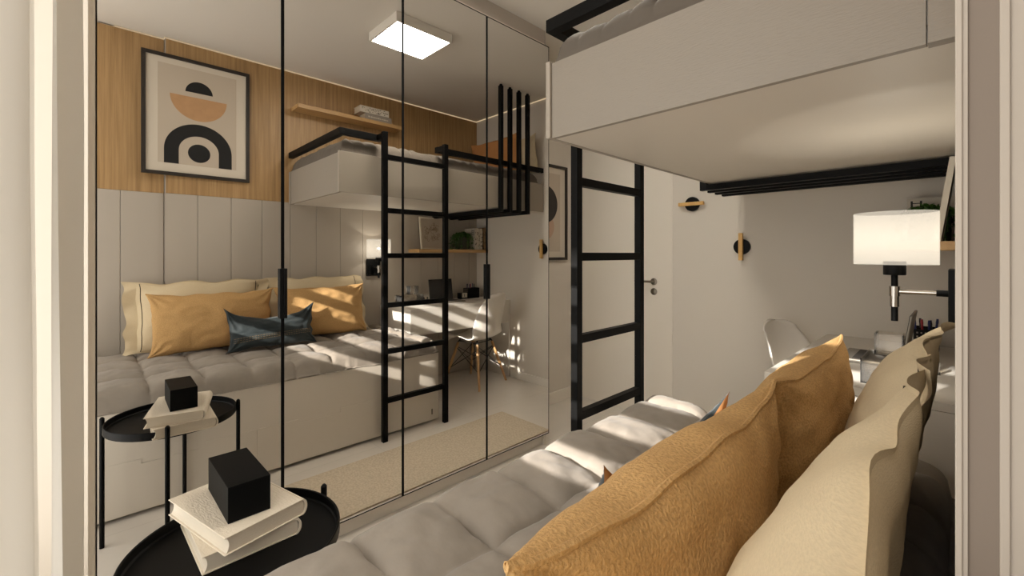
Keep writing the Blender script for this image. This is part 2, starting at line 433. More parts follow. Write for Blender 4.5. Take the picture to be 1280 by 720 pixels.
def mattress(name, x0, x1, y0, y1, zb, ht, dome, xl, yl, m, edge=.05, nx=110, ny=220, seed=0, pw=.26):
    # tufted pad: lines xl, yl are the stitched seams, cells puff up between them
    def cell(v, lines, lo, hi):
        ls = [lo]+list(lines)+[hi]
        for i in range(len(ls)-1):
            if v <= ls[i+1] or i == len(ls)-2:
                return (v-ls[i])/(ls[i+1]-ls[i]), i, i == 0, i == len(ls)-2
    def prof(t, first, last):
        t = min(max(t, 0), 1)
        if first: t = .5+.5*t if t > 0 else .5
        elif last: t = .5*t
        return (4*t*(1-t))
    def top(u, v):
        x = x0+(x1-x0)*u; y = y0+(y1-y0)*v
        wx = x+.010*noise.noise((x*5, y*5, seed)); wy = y+.010*noise.noise((x*5, y*5, seed+7))
        a, i, f, l = cell(wx, xl, x0, x1); p = prof(a, False, False)
        c, j, f2, l2 = cell(wy, yl, y0, y1); q = prof(c, False, False)
        d = (max(p, 0)*max(q, 0))**pw*.8 + .2*min(max(p, 0)**.6, max(q, 0)**.6)
        z = zb+ht-dome+dome*d*(.92+.12*noise.noise((i*3.1, j*2.7, seed+3)))
        z += .008*noise.noise((x*7, y*7, seed+2))+.005*noise.noise((x*16, y*16, seed))+.0025*noise.noise((x*34, y*34, seed))
        # rounded rim
        e = min(x-x0, x1-x, y-y0, y1-y)
        if e < edge:
            k = 1-e/edge; z -= (ht*.55)*(1-sqrt(max(0, 1-k*k)))
        return Vector((x, y, z))
    mb = MB(); mb.grid(top, nx, ny)
    def side(p0, p1, n):
        def fn(u, v):
            x = p0[0]+(p1[0]-p0[0])*u; y = p0[1]+(p1[1]-p0[1])*u
            t = top((x-x0)/(x1-x0), (y-y0)/(y1-y0))
            out = .010*sin(pi*v)*(1+.5*noise.noise((x*6, y*6, seed+9)))
            nx_ = (-1 if p0[0] == p1[0] == x0 else 1 if p0[0] == p1[0] == x1 else 0)
            ny_ = (-1 if p0[1] == p1[1] == y0 else 1 if p0[1] == p1[1] == y1 else 0)
            return Vector((x+nx_*out, y+ny_*out, zb+(t.z-zb)*v))
        mb.grid(fn, n, 8)
    side((x0, y0), (x0, y1), ny); side((x1, y0), (x1, y1), ny); side((x0, y0), (x1, y0), nx); side((x0, y1), (x1, y1), nx)
    mb.raw([(x0, y0, zb), (x1, y0, zb), (x1, y1, zb), (x0, y1, zb)], [(0, 1, 2, 3)])
    return mb.build(name, m, smooth=True, angle=60, weld=True)
mt = mattress('mattress', -.995, -.018, YB+.01, 1.85, .503, .118, .050, (-.715, -.475, -.235), [-.02+.22*k for k in range(9)], M['mattress'], edge=.055)
tag(mt, 'grey tufted mattress topper on the low bed base', 'mattress')

# ------------------------------------------------------------------ upper bunk
BYU = 1.12; BZ0, BZ1 = 1.63, 1.884; FX = -.985
bk = empty('bunk_bed', (-.5, 2.08, BZ0), 'upper bunk box with pale greige panels fixed to the oak wall', 'bunk bed')
b = MB(); b.box(FX+.0205, -.045, BYU+.003, BYU+.02, BZ0, BZ1); b.build('end_panel', M['bunk_end_darkened'], bk)
MB().box(-.0425, WX-.001, BYU, BYU+.03, BZ0, BZ1).build('wall_rail', M['bunk_end_darkened'], bk)
MB().box(FX, FX+.018, BYU-.006, HALL-.002, BZ0, BZ1+.006, .0015).build('front_panel', M['bunk_front_darkened'], bk)
MB().box(FX+.02, WX-.001, BYU+.022, HALL-.002, BZ0+.001, BZ0+.04).build('base_board', M['bunk'], bk)
MB().box(FX+.02, WX-.001, BYU+.022, HALL-.002, BZ0+.042, BZ1-.03).build('slat_deck', M['bunk'], bk)
mu = mattress('bunk_mattress', FX+.03, -.03, BYU+.02, 2.99, BZ1-.029, .155, .020, [FX+.03+.0867*k for k in range(1, 11)], [BYU+.02+.0867*k for k in range(1, 21)], M['mattress_up'], edge=.12, nx=150, ny=290, seed=4, pw=.35)
tag(mu, 'taupe quilted mattress lying in the upper bunk', 'mattress')

# ladder
LX0, LX1 = -1.078, -1.046
LP = [(1.368, 1.403), (1.852, 1.887)]
ld = empty('bunk_ladder', (-1.06, 1.62, 0), 'black metal ladder standing against the upper bunk', 'ladder')
for a, c in LP:
    MB().box(LX0, LX1, a, c, 0, 2.042, .002).build('side_rail', M['black'], ld)
for z in (1.878, 1.525, 1.226, .898, .592, .268):
    MB().box(LX0+.001, LX1-.001, LP[0][1]-.001, LP[1][0]+.001, z-.0165, z+.0165, .0015).build('rung', M['black'], ld)
# guard rails
RZ0, RZ1 = 1.995, 2.037
gr = empty('guard_rail', (-.97, 1.25, RZ0), 'black guard rail bending round the near end of the upper bunk to the ladder', 'guard rail')
b = MB(); b.box(-.988, WX-.001, BYU-.002, BYU+.036, RZ0, RZ1, .001); b.build('end_bar', M['black'], gr)
b = MB(); b.box(-.988, -.952, BYU+.0362, LP[0][1], RZ0, RZ1, .001); b.build('side_bar', M['black'], gr)
b = MB(); b.box(LX1+.0005, -.9882, LP[0][0], LP[0][1], RZ0+.003, RZ1-.003); b.build('bracket', M['black'], gr)
gr = empty('guard_rail', (-.97, 2.45, RZ0), 'black guard rail running from the ladder to the far wall', 'guard rail')
b = MB(); b.box(-.988, -.952, LP[1][0], HALL-.003, RZ0, RZ1, .001); b.build('side_bar', M['black'], gr)
b = MB(); b.box(LX1+.0005, -.9882, LP[1][0], LP[1][1], RZ0+.003, RZ1-.003); b.build('bracket', M['black'], gr)
# four bent bars at the far end of the bunk
sc = empty('bar_screen', (-1.0, 2.64, 1.59), 'four black bars running under the bunk and bending upright in front of it', 'bar screen')
for y in (2.477, 2.583, 2.691, 2.800):
    b = MB(); w = .0165; xo = -.9895
    b.box(xo-w*2, xo, y-w, y+w, 1.592, 2.655, .002)
    b.cyl((xo-w, y, 2.65), (xo-w, y, 2.668), w*.97, w*.7, 14)
    b.box(xo-.001, WX-.002, y-w, y+w, 1.592, 1.6245, .002)
    b.build('bar', M['black'], sc)

# ------------------------------------------------------------------ cushions
def superp(t, a): return max(0., 1-abs(t)**a)
def cushion(name, m, w, h, th, loc, lean, yaw=0, pinch=.07, corner=.04, wr=.006, seed=0, flange=0, n=56, roll=0, sag=.25, parent=None, back=None, expo=.55, wave=0, tipup=0, bk=1):
    """Soft cushion. local: u along its width, v up its height, thickness out of its faces. Returns object and mapping (u,v,side)."""
    R = Matrix.Translation(loc) @ Matrix.Rotation(yaw, 4, 'Z') @ Matrix.Rotation(lean, 4, 'Y') @ Matrix.Rotation(roll, 4, 'X')
    def surf(u, v, s, lift=0):
        # outline: sides bow inwards, corners stay out as points
        px = 1-pinch*(1-v*v)**1.0; pz = 1-pinch*1.2*(1-u*u)
        cu = corner*(abs(u)**6)*(abs(v)**6)
        y = u*(w/2)*(px+cu); z = v*(h/2)*(pz+cu)
        if v > 0: z += tipup*(abs(u)**3.2)*(v**2.2)
        z += wr*1.4*noise.noise((u*3.2, seed*3.1, v*1.2))*abs(v)**3
        y += wr*1.2*noise.noise((v*3.2, seed*1.7, 4+u))*abs(u)**3
        if wave:
            y += wave*.7*sin(v*8+seed+2*noise.noise((v*2, seed, 0)))*abs(u)**8; z += wave*.45*sin(u*9+seed*2+2*noise.noise((u*2, seed, 5)))*abs(v)**8
        if flange:
            uu = min(1, abs(u)*(w/2)/(w/2-flange)); vv = min(1, abs(v)*(h/2)/(h/2-flange*.12))
        else: uu, vv = abs(u), abs(v)
        t = (superp(uu, 2.4)*superp(vv, 2.6))**expo
        t *= 1-sag*(v*.5)
        d = th/2*t*(bk if s > 0 else 1)
        # wrinkles: broad dents plus creases radiating out of the corners
        d += wr*noise.noise((u*2.3+seed, v*2.1, s*2.0))*min(1, t*1.6)
        d += wr*.6*noise.noise((u*6+seed, v*5, s*3.0))*min(1, t*2)
        for cu_, cv_ in ((-1, -1), (-1, 1), (1, -1), (1, 1)):
            dx, dz = (u-cu_)*w, (v-cv_)*h; rr = sqrt(dx*dx+dz*dz)+1e-6; an = math.atan2(dz, dx)
            d += wr*.9*sin(an*11+seed*2+cu_)*exp(-(rr/.16)**2)*min(1, rr/.03)*min(1, t*3)
        if d < 0: d = 0
        off = 0
        if flange or wave:
            off = wave*2.2*noise.noise((u*3.6, v*3.6, seed+11))*(abs(u)**6+abs(v)**6)
        return R @ Vector((s*(d+lift)+off, y, z))
    mb = MB()
    ns = lambda t: sin((t*2-1)*pi/2)*.6+(t*2-1)*.4
    if back is None:
        for s in (1, -1): mb.grid(lambda a, c, s=s: surf(ns(a), ns(c), s), n, n)
        o = mb.build(name, m, parent, smooth=True, angle=80, weld=True)
    else:
        mb.grid(lambda a, c: surf(ns(a), ns(c), -1), n, n)
        o = mb.build(name, m, parent, smooth=True, angle=180)
        for p in o.data.polygons: p.use_smooth = True
    def strip(pname, pm, path, r=.0035, s=-1, par=o, lift=.001):
        pts = [surf(u, v, s, lift) for u, v in path]
        q = MB(); q.tube(pts, r, 6); return q.build(pname, pm, par, smooth=True)
    return o, surf, strip

# two big linen pillows against the wall
bp = []
for (yc, sd, lab) in ((.546, 1.3, 'beige linen pillow with dark piping against the wall, nearer the window'), (1.332, 4.1, 'beige linen pillow with dark piping against the wall, nearer the desk')):
    o, S, strip = cushion('linen_pillow', M['beige'], .82 if yc < 1 else .755, .455, .20, (-.088, yc, .829), radians(13), seed=sd, pinch=.025, corner=.03, wr=.008, flange=.07, wave=.012, bk=.25, n=64, sag=.3)
    tag(o, lab, 'pillow', 'linen pillows against the wall')
    for uu in (-.80, .80):
        for s in (-1, 1):
            if s < 0: strip('piping', M['piping'], [(uu, -.96+1.92*k/24) for k in range(25)], .0022, s)
# two ochre cushions
for (yc, w_, sd, lab) in ((.587, .675, 2.2, 'ochre boucle cushion leaning before the first pillow, nearer the window'), (1.280, .65, 5.7, 'ochre boucle cushion leaning before the second pillow, nearer the desk')):
    o, S, strip = cushion('ochre_cushion', M['ochre'], w_, .375, .19, (-.287, yc, .800), radians(11), seed=sd, pinch=.05, corner=.05, wr=.010, n=64, expo=.5)
    tag(o, lab, 'cushion', 'ochre cushions on the bed')
    strip('seam', M['ochre'], [(-1+2*k/40, .985) for k in range(41)], .0045, 1)
# teal cushion with tan back
tl = empty('teal_cushion', (-.43, .885, .60), 'small teal cushion with gold stitch lines and tan leather back', 'cushion')
cargs = dict(w=.53, h=.205, th=.12, loc=(-.452, .885, .712), lean=radians(14), pinch=.05, corner=.06, wr=.009, seed=8.3, n=48, tipup=.075, expo=.5)
o, S, strip = cushion('front_cover', M['teal'], parent=tl, back=1, **cargs)
bm_ = MB(); ns = lambda t: sin((t*2-1)*pi/2)*.6+(t*2-1)*.4
bm_.grid(lambda a, c: S(ns(a), ns(c), 1), 48, 48)
o2 = bm_.build('back_cover', M['tan'], tl, smooth=True, angle=180)
for p in o2.data.polygons: p.use_smooth = True
tag(o2, 'tan leather back')
q = MB()
for vv in (-.18, -.30, -.42):
    k = 0
    while k < 30:
        a0 = -.93+1.86*k/30; a1 = a0+1.86/30*.72
        q.tube([S(a0+(a1-a0)*j/3, vv+.10*(a0+(a1-a0)*j/3), -1, .0006) for j in range(4)], .0007, 5); k += 1
q.build('stitching', M['stitch'], o)

# pillows in the upper bunk
o, S, strip = cushion('rust_pillow', M['orange'], .66, .36, .13, (-.50, 2.865, 2.178), radians(11), yaw=radians(-90), seed=3.3, pinch=.05, corner=.05, wr=.008, n=36)
tag(o, 'rust cushion leaning on the far wall in the upper bunk', 'cushion')
o, S, strip = cushion('cream_pillow', M['beige'], .42, .34, .06, (-.755, 2.97, 2.172), radians(9), yaw=radians(-90), seed=6.3, pinch=.05, corner=.09, wr=.006, n=36)
tag(o, 'cream pillow behind the rust cushion in the upper bunk', 'pillow')
strip('piping', M['piping'], [(.80, -.96+1.92*k/24) for k in range(25)], .0022, -1)

# ------------------------------------------------------------------ tray table, books, cube
TC = Vector((-1.255, .264, 0)); TR = .235; TZ = .502
tb = empty('tray_table', (TC.x, TC.y, 0), 'round black metal tray table beside the mirrored wardrobe', 'side table')
b = MB(); b.lathe([(0, TZ-.006), (TR-.002, TZ-.006), (TR, TZ-.003), (TR, TZ+.024), (TR-.002, TZ+.026), (TR-.005, TZ+.024), (TR-.006, TZ+.004), (TR-.010, TZ), (0, TZ)], (TC.x, TC.y, 0), 64)
b.build('tray', M['black'], tb, smooth=True, angle=35)
ang0 = math.atan2(.495-.264, -1.321+1.255)
for k in range(4):
    a = ang0+k*pi/2-(.085 if k == 1 else 0); p = TC+Vector((cos(a), sin(a), 0))*(TR+.008)
    b = MB(); b.cyl((p.x, p.y, 0), (p.x, p.y, TZ+.042), .0085, n=18); b.cyl((p.x, p.y, TZ+.042), (p.x, p.y, TZ+.048), .0085, .004, n=18)
    b.build('leg', M['black'], tb, smooth=True, angle=50)
def hard_book(name, cx, cy, z, L_, W_, T_, rot, label, group=None):
    # lies flat; local +y is the spine side, x the height of the book
    e = empty(name, (cx, cy, z), label, 'book', group, rot)
    ct = .0028
    b = MB()
    b.box(-L_/2, L_/2, -W_/2, W_/2-.006, 0, ct, .001, seg=1); b.box(-L_/2, L_/2, -W_/2, W_/2-.006, T_-ct, T_, .001, seg=1)
    # rounded spine shell
    def sp(u, v):
        a = -pi/2+pi*v
        return Vector((-L_/2+L_*u, W_/2-.006+.014*cos(a), T_/2+(T_/2)*sin(a)))
    b.grid(sp, 2, 14)
    def sp2(u, v):
        a = -pi/2+pi*v
        return Vector((-L_/2+L_*u, W_/2-.009+.012*cos(a), T_/2+(T_/2-ct)*sin(a)))
    b.grid(sp2, 2, 14)
    for xx in (-L_/2, L_/2):
        b.grid(lambda u, v, xx=xx: (sp(0, v) if u < .5 else sp2(0, v))+Vector((xx+L_/2, 0, 0)), 2, 14)
    c = b.build('cover', M['bookcover'], e, local=True, smooth=True, angle=30)
    b = MB()
    pr = []
    for k in range(9):                      # concave fore edge, convex back
        t = -1+2*k/8; pr.append((-W_/2+.005+.006*(1-t*t), T_/2+t*(T_/2-ct)))
    for k in range(9):
        t = 1-2*k/8; pr.append((W_/2-.010+.010*sqrt(max(0, 1-t*t)), T_/2+t*(T_/2-ct)))
    b.prism(pr, lambda u, v, w: (-L_/2+.004+w, u, v), L_-.008)
    b.build('pages', M['pages'], e, local=True)
    return e
# lower and upper book of the pile
BKZ = TZ+.0005
hard_book('hardback_book', -1.35, .28, BKZ, .29, .21, .042, radians(2), 'cream hardback book lying on the black tray, under the other book', 'cream books on the tray table')
hard_book('hardback_book', -1.336, .276, BKZ+.0425, .30, .195, .042, radians(14), 'cream hardback book on top of another book, under the black block', 'cream books on the tray table')
CZ = BKZ+.0425*2
b = MB(); b.box(-.110, .110, -.0465, .0465, 0, .087, .001)
cb = b.build('black_block', M['blackcube'], local=True); cb.location = (-1.333, .279, CZ+.0003); cb.rotation_euler = (0, 0, radians(1))
tag(cb, 'plain black block ornament on top of the cream books', 'ornament')

# ------------------------------------------------------------------ rug
def rugf(u, v):
    x = -1.70+.49*u; y = .56+1.74*v
    return Vector((x, y, .009+.0012*noise.noise((x*60, y*60, 0))))
b = MB(); b.grid(rugf, 40, 120); b.box(-1.70, -1.21, .56, 2.30, .0005, .0075)
tag(b.build('woven_rug', M['rug'], smooth=True, angle=40), 'woven jute runner rug on the floor beside the bed', 'rug')

# ------------------------------------------------------------------ desk
DXF, DY0, DZT = -.535, 1.895, .776
dk = empty('desk', (-.27, 2.46, 0), 'white wall-hung desk with deep plain front under the shelf', 'desk')
MB().box(DXF, WX-.002, DY0, HALL-.003, DZT-.028, DZT, .001).build('desk_top', M['white'], dk)
b = MB(); b.box(DXF+.001, DXF+.019, DY0+.001, HALL-.022, .552, DZT-.0285); b.build('apron', M['white'], dk)
MB().box(DXF+.02, WX-.003, DY0+.001, DY0+.019, .552, DZT-.030).build('side_panel', M['white'], dk)
MB().box(DXF, WX-.003, HALL-.021, HALL-.004, .001, DZT-.0285).build('end_panel', M['white'], dk)
MB().box(DXF+.02, WX-.003, DY0+.02, HALL-.022, .552, .566).build('bottom_board', M['white'], dk)

# laptop
lp = empty('laptop', (-.27, 2.46, DZT), 'black laptop standing open on the white desk', 'laptop')
b = MB(); b.box(-.37, -.165, 2.325, 2.60, DZT+.001, DZT+.014, .003); b.build('base', M['alu'], lp)
MB().box(-.325, -.205, 2.345, 2.58, DZT+.0142, DZT+.0155).build('keyboard', M['keys'], lp)
Rm = Matrix.Translation((-.163, 2.4625, DZT+.012)) @ Matrix.Rotation(radians(8), 4, 'Y')
b = MB(); b.box(-.004, .004, -.138, .138, 0, .205, .003, Rm); b.build('lid', M['alu'], lp)
b = MB(); b.box(-.0052, -.0042, -.136, .136, .002, .203, .0003, Rm, 1); tag(b.build('screen', M['screen'], lp), 'dark screen')
# clear acrylic boxes
def acrylic(name, x0, x1, y0, y1, z0, z1, t, label):
    b = MB()
    b.box(x0, x1, y0, y1, z0, z0+t); b.box(x0, x0+t, y0, y1, z0+t, z1); b.box(x1-t, x1, y0, y1, z0+t, z1)
    b.box(x0+t, x1-t, y0, y0+t, z0+t, z1); b.box(x0+t, x1-t, y1-t, y1, z0+t, z1)
    return tag(b.build(name, M['acrylic']), label, 'desk organiser')
acrylic('acrylic_box', -.25, -.12, 1.98, 2.20, DZT+.0005, DZT+.088, .004, 'wide clear acrylic box on the near end of the desk')
acrylic('acrylic_box', -.222, -.142, 2.08, 2.165, DZT+.0885, DZT+.168, .004, 'smaller clear acrylic box standing on top of the wide one')
acrylic('acrylic_cube', -.097, -.053, 2.31, 2.354, DZT+.0005, DZT+.044, .003, 'tiny clear acrylic cube on the desk by the pillow')
# pen holder
ph = empty('pen_holder', (-.12, 2.86, DZT), 'black perforated pen holder full of pens at the far end of the desk', 'pen holder')
b = MB(); x0, x1, y0, y1, zz = -.155, -.07, 2.80, 2.95, DZT+.0005
t = .003
b.box(x0, x1, y0, y1, zz, zz+t); b.box(x0, x0+t, y0, y1, zz+t, zz+.105); b.box(x1-t, x1, y0, y1, zz+t, zz+.105)
b.box(x0+t, x1-t, y0, y0+t, zz+t, zz+.105); b.box(x0+t, x1-t, y1-t, y1, zz+t, zz+.105); b.box(x0+t, x1-t, 2.87, 2.873, zz+t, zz+.105)
b.build('cup', M['black'], ph)
b = MB()
for i in range(5):
    for j in range(5):
        b.box(x0+.010+i*.0145, x0+.016+i*.0145, y0-.0006, y0+.0002, zz+.014+j*.018, zz+.021+j*.018)
b.build('perforations', M['grey_book'], ph)
random.seed(3)
for k, (px, py, m_) in enumerate(((-.145, 2.82, 'penblue'), (-.125, 2.85, 'penred'), (-.105, 2.835, 'penblue'), (-.085, 2.83, 'wire'), (-.13, 2.90, 'wire'), (-.09, 2.92, 'penblue'))):
    b = MB(); dx, dy = random.uniform(-.012, .012), random.uniform(-.01, .01)
    b.cyl((px, py, zz+.004), (px+dx, py+dy, zz+.128), .0045, n=10); b.cyl((px+dx, py+dy, zz+.128), (px+dx*1.15, py+dy*1.15, zz+.148), .0055, .0045, n=10)
    o = b.build('pen', M[m_], None, smooth=True, angle=50)
    nm = ('navy pen at the left end of the black pen holder', 'red pen in the black pen holder', 'navy pen beside the red pen in the black pen holder', 'black pen at the right front of the black pen holder', 'black pen at the back of the pen holder', 'navy pen at the back of the pen holder')[k]
    tag(o, nm, 'pen', 'pens in the holder')
# photo block
pb = empty('photo_block', (-.125, 2.745, DZT), 'small black block with a white photo card on the desk', 'photo holder')
MB().box(-.150, -.10, 2.70, 2.79, DZT+.0005, DZT+.062, .002).build('block', M['black'], pb)
MB().box(-.1522, -.1502, 2.725, 2.788, DZT+.012, DZT+.060).build('photo_card', M['paper'], pb)
MB().box(-.1530, -.1523, 2.75, 2.758, DZT+.022, DZT+.05).build('printed_mark', M['ink'], pb)

# ------------------------------------------------------------------ chair
ch = empty('shell_chair', (-.44, 2.66, 0), 'white shell chair on splayed wooden dowel legs facing the desk', 'chair', None, radians(-13))
prof = [(.225, .418), (.222, .432), (.205, .443), (.15, .447), (.08, .441), (0, .432), (-.08, .430), (-.135, .438), (-.180, .465), (-.205, .505), (-.222, .56), (-.240, .63), (-.262, .70), (-.286, .77), (-.305, .83), (-.318, .872)]
wid = [.175, .19, .205, .220, .230, .236, .238, .236, .232, .228, .224, .218, .207, .188, .150, .06]
def shell(u, v):
    s = v*(len(prof)-1); i = min(int(s), len(prof)-2); f = s-i
    def cr(a, k):
        p0, p1, p2, p3 = a[max(k-1, 0)], a[k], a[k+1], a[min(k+2, len(a)-1)]
        return .5*((2*p1)+(-p0+p2)*f+(2*p0-5*p1+4*p2-p3)*f*f+(-p0+3*p1-3*p2+p3)*f**3)
    x = cr([p[0] for p in prof], i); z = cr([p[1] for p in prof], i); w = cr(wid, i)
    if v > .9: w = max(.0, .196*sqrt(max(0, 1-((v-.862)/.138)**2.0))) if v > .93 else w
    c = u*2-1
    seat = max(0, 1-max(0, (v-.35)/.2)); backk = min(1, max(0, (v-.45)/.2))*(1-max(0, (v-.85)/.15)*.5)
    front = max(0, 1-v/.15)
    z += (.045*seat*(1-front*.95))*abs(c)**2.6 - .018*front*abs(c)**3
    x += .075*backk*abs(c)**2.2 + (.03*(1-abs(seat-.5)*2))*abs(c)**3 - .03*front*abs(c)**2.5
    return Vector((x, c*w, z))
b = MB(); b.grid(shell, 33, 64)
sh = b.build('shell', M['chair'], ch, local=True, smooth=True, angle=180)
for p in sh.data.polygons: p.use_smooth = True
sm = sh.modifiers.new('thick', 'SOLIDIFY'); sm.thickness = .006; sm.offset = 0
legs_t = [(.115, .115), (.115, -.115), (-.115, .115), (-.115, -.115)]
legs_b = [(.215, .205), (.215, -.205), (-.215, .215), (-.215, -.215)]
for (tx, ty), (bx_, by_) in zip(legs_t, legs_b):
    b = MB(); top = Vector((tx, ty, .392)); bot = Vector((bx_, by_, 0))
    mid = top.lerp(bot, .3)
    b.tube([top, mid, bot], [.0125, .0145, .0105], 14)
    lg = b.build('leg', M['beech'], ch, local=True, smooth=True, angle=60)
    b = MB(); up = Vector((tx*.85, ty*.85, .425)); b.tube([up, top+Vector((0, 0, .008)), top.lerp(bot, .08)], .006, 8)
    b.build('bracket', M['wire'], lg, local=True, smooth=True)
b = MB()
P = lambda i, f: Vector((*legs_t[i], .392)).lerp(Vector((*legs_b[i], 0)), f)
for i, j in ((0, 1), (2, 3), (0, 2), (1, 3)):
    b.tube([P(i, .12), P(j, .62)], .0033, 6); b.tube([P(j, .12), P(i, .62)], .0033, 6)
for i, j in ((0, 3), (1, 2)):
    b.tube([P(i, .1), Vector((0, 0, .25)), P(j, .1)], .0033, 6)
for i, j in ((0, 1), (2, 3), (0, 2), (1, 3)): b.tube([Vector((*legs_t[i], .405)), Vector((*legs_t[j], .405))], .004, 6)
b.build('wire_bracing', M['wire'], ch, local=True, smooth=True)

# ------------------------------------------------------------------ shelves and what stands on them
SZ = 1.283
s1 = MB().box(-.195, WX-.001, 2.19, HALL-.002, SZ-.032, SZ, .001).build('wall_shelf', M['oak_shelf'])
tag(s1, 'long light oak shelf on the panelled wall over the desk', 'shelf')
s2 = MB().box(-.155, WX-.001, 1.14, 2.035, 2.370, 2.400, .001).build('wall_shelf', M['oak_shelf'])
tag(s2, 'light oak shelf high on the oak wall above the upper bunk', 'shelf')
# leaning botanical art
fa = empty('leaning_art', (-.06, 2.435, SZ), 'cream framed floral drawing leaning on the wall shelf', 'picture')
Rm = Matrix.Translation((-.058, 2.435, SZ+.001)) @ Matrix.Rotation(radians(7.6), 4, 'Y')
b = MB(); hw, hh, e = .138, .318, .012
b.box(-.012, .006, -hw, -hw+e, 0, hh, 0, Rm); b.box(-.012, .006, hw-e, hw, 0, hh, 0, Rm); b.box(-.012, .006, -hw+e, hw-e, 0, e, 0, Rm); b.box(-.012, .006, -hw+e, hw-e, hh-e, hh, 0, Rm)
b.build('frame', M['frame_cream'], fa)
pc = MB().box(-.006, .004, -hw+e, hw-e, e, hh-e, 0, Rm).build('sheet', M['print_bg'], fa)
random.seed(11); b = MB()
for k in range(34):
    cx, cz = random.gauss(0, .042), .165+random.gauss(0, .058); r = random.uniform(.012, .028); a0 = random.uniform(0, 6.28)
    if abs(cx)+r > .115 or cz-r < .03 or cz+r > .29: continue
    pts = []
    for j in range(16):
        a = a0+j/15*5.0; rr = r*(.55+.45*abs(sin(a*2.5)))
        pts.append(Rm @ Vector((-.0068, cx+rr*cos(a), cz+rr*sin(a))))
    b.tube(pts, .0012, 4)
b.build('drawing', M['botanic'], pc)
# trailing plant
pl_ = empty('trailing_plant', (-.10, 2.765, SZ), 'green trailing plant in a dark pot on the wall shelf', 'plant')
b = MB(); b.lathe([(0, 0), (.058, 0), (.070, .006), (.073, .06), (.066, .125), (.060, .132), (.056, .126), (.056, .11), (0, .11)], (-.10, 2.765, SZ+.0005), 32)
b.build('pot', M['pot'], pl_, smooth=True, angle=50)
random.seed(5); b = MB(); st = MB()
def leaf(b, p, d, s):
    d = d.normalized(); sd = d.cross(Vector((random.uniform(-1, 1), random.uniform(-1, 1), random.uniform(-.3, 1)))).normalized(); nn = d.cross(sd)
    pts = [(0, 0, 0), (.35, .36, .06), (.7, .30, .02), (1, 0, -.1), (.7, -.30, .02), (.35, -.36, .06)]
    b.raw([p+d*s*x+sd*s*y+nn*s*z for x, y, z in pts], [(0, 1, 2, 3), (0, 3, 4, 5)])
top = Vector((-.10, 2.765, SZ+.125))
for k in range(260):
    a = random.uniform(0, 2*pi); r = abs(random.gauss(0, .042)); p = top+Vector((cos(a)*r, sin(a)*r, random.uniform(-.01, .052)*(1-r*4)))
    leaf(b, p, Vector((cos(a), sin(a), random.uniform(-.3, .9))), random.uniform(.014, .026))
for k in range(18):
    a = (k/18*2*pi+random.uniform(-.2, .2))
    if k < 4: a = radians(-90)+random.uniform(-.5, .5)
    elif k < 8: a = radians(90)+random.uniform(-.5, .5)
    ln = random.uniform(.07, .13); pts = []
    for j in range(9):
        t = j/8; rr = .05+ln*(1-(1-t)**2)*.62; zz = .015+.03*sin(t*3)-.135*t*t*(ln/.10)
        pts.append(Vector((min(-.012, top.x+cos(a)*rr), top.y+sin(a)*rr, max(SZ+.008, top.z+zz))))
    st.tube(pts, .0014, 5)
    for p in pts[1:]:
        for q in range(3): leaf(b, p+Vector((random.gauss(0, .004), random.gauss(0, .004), 0)), Vector((random.gauss(0, 1), random.gauss(0, 1), random.gauss(-.2, .8))), random.uniform(.012, .021))
b.build('foliage', M['leaf'], pl_); st.build('stems', M['leaf'], pl_)
for o in bpy.data.objects:
    if o.name.startswith('foliage'):
        for v in o.data.vertices:
            wx = v.co.x+world_loc(o).x
            if wx > WX-.004: v.co.x -= wx-(WX-.004)
            wz = v.co.z+world_loc(o).z
            wy = v.co.y+world_loc(o).y
            if wy > 2.865: v.co.y -= wy-2.865
            if wz < SZ+.002: v.co.z += SZ+.002-wz
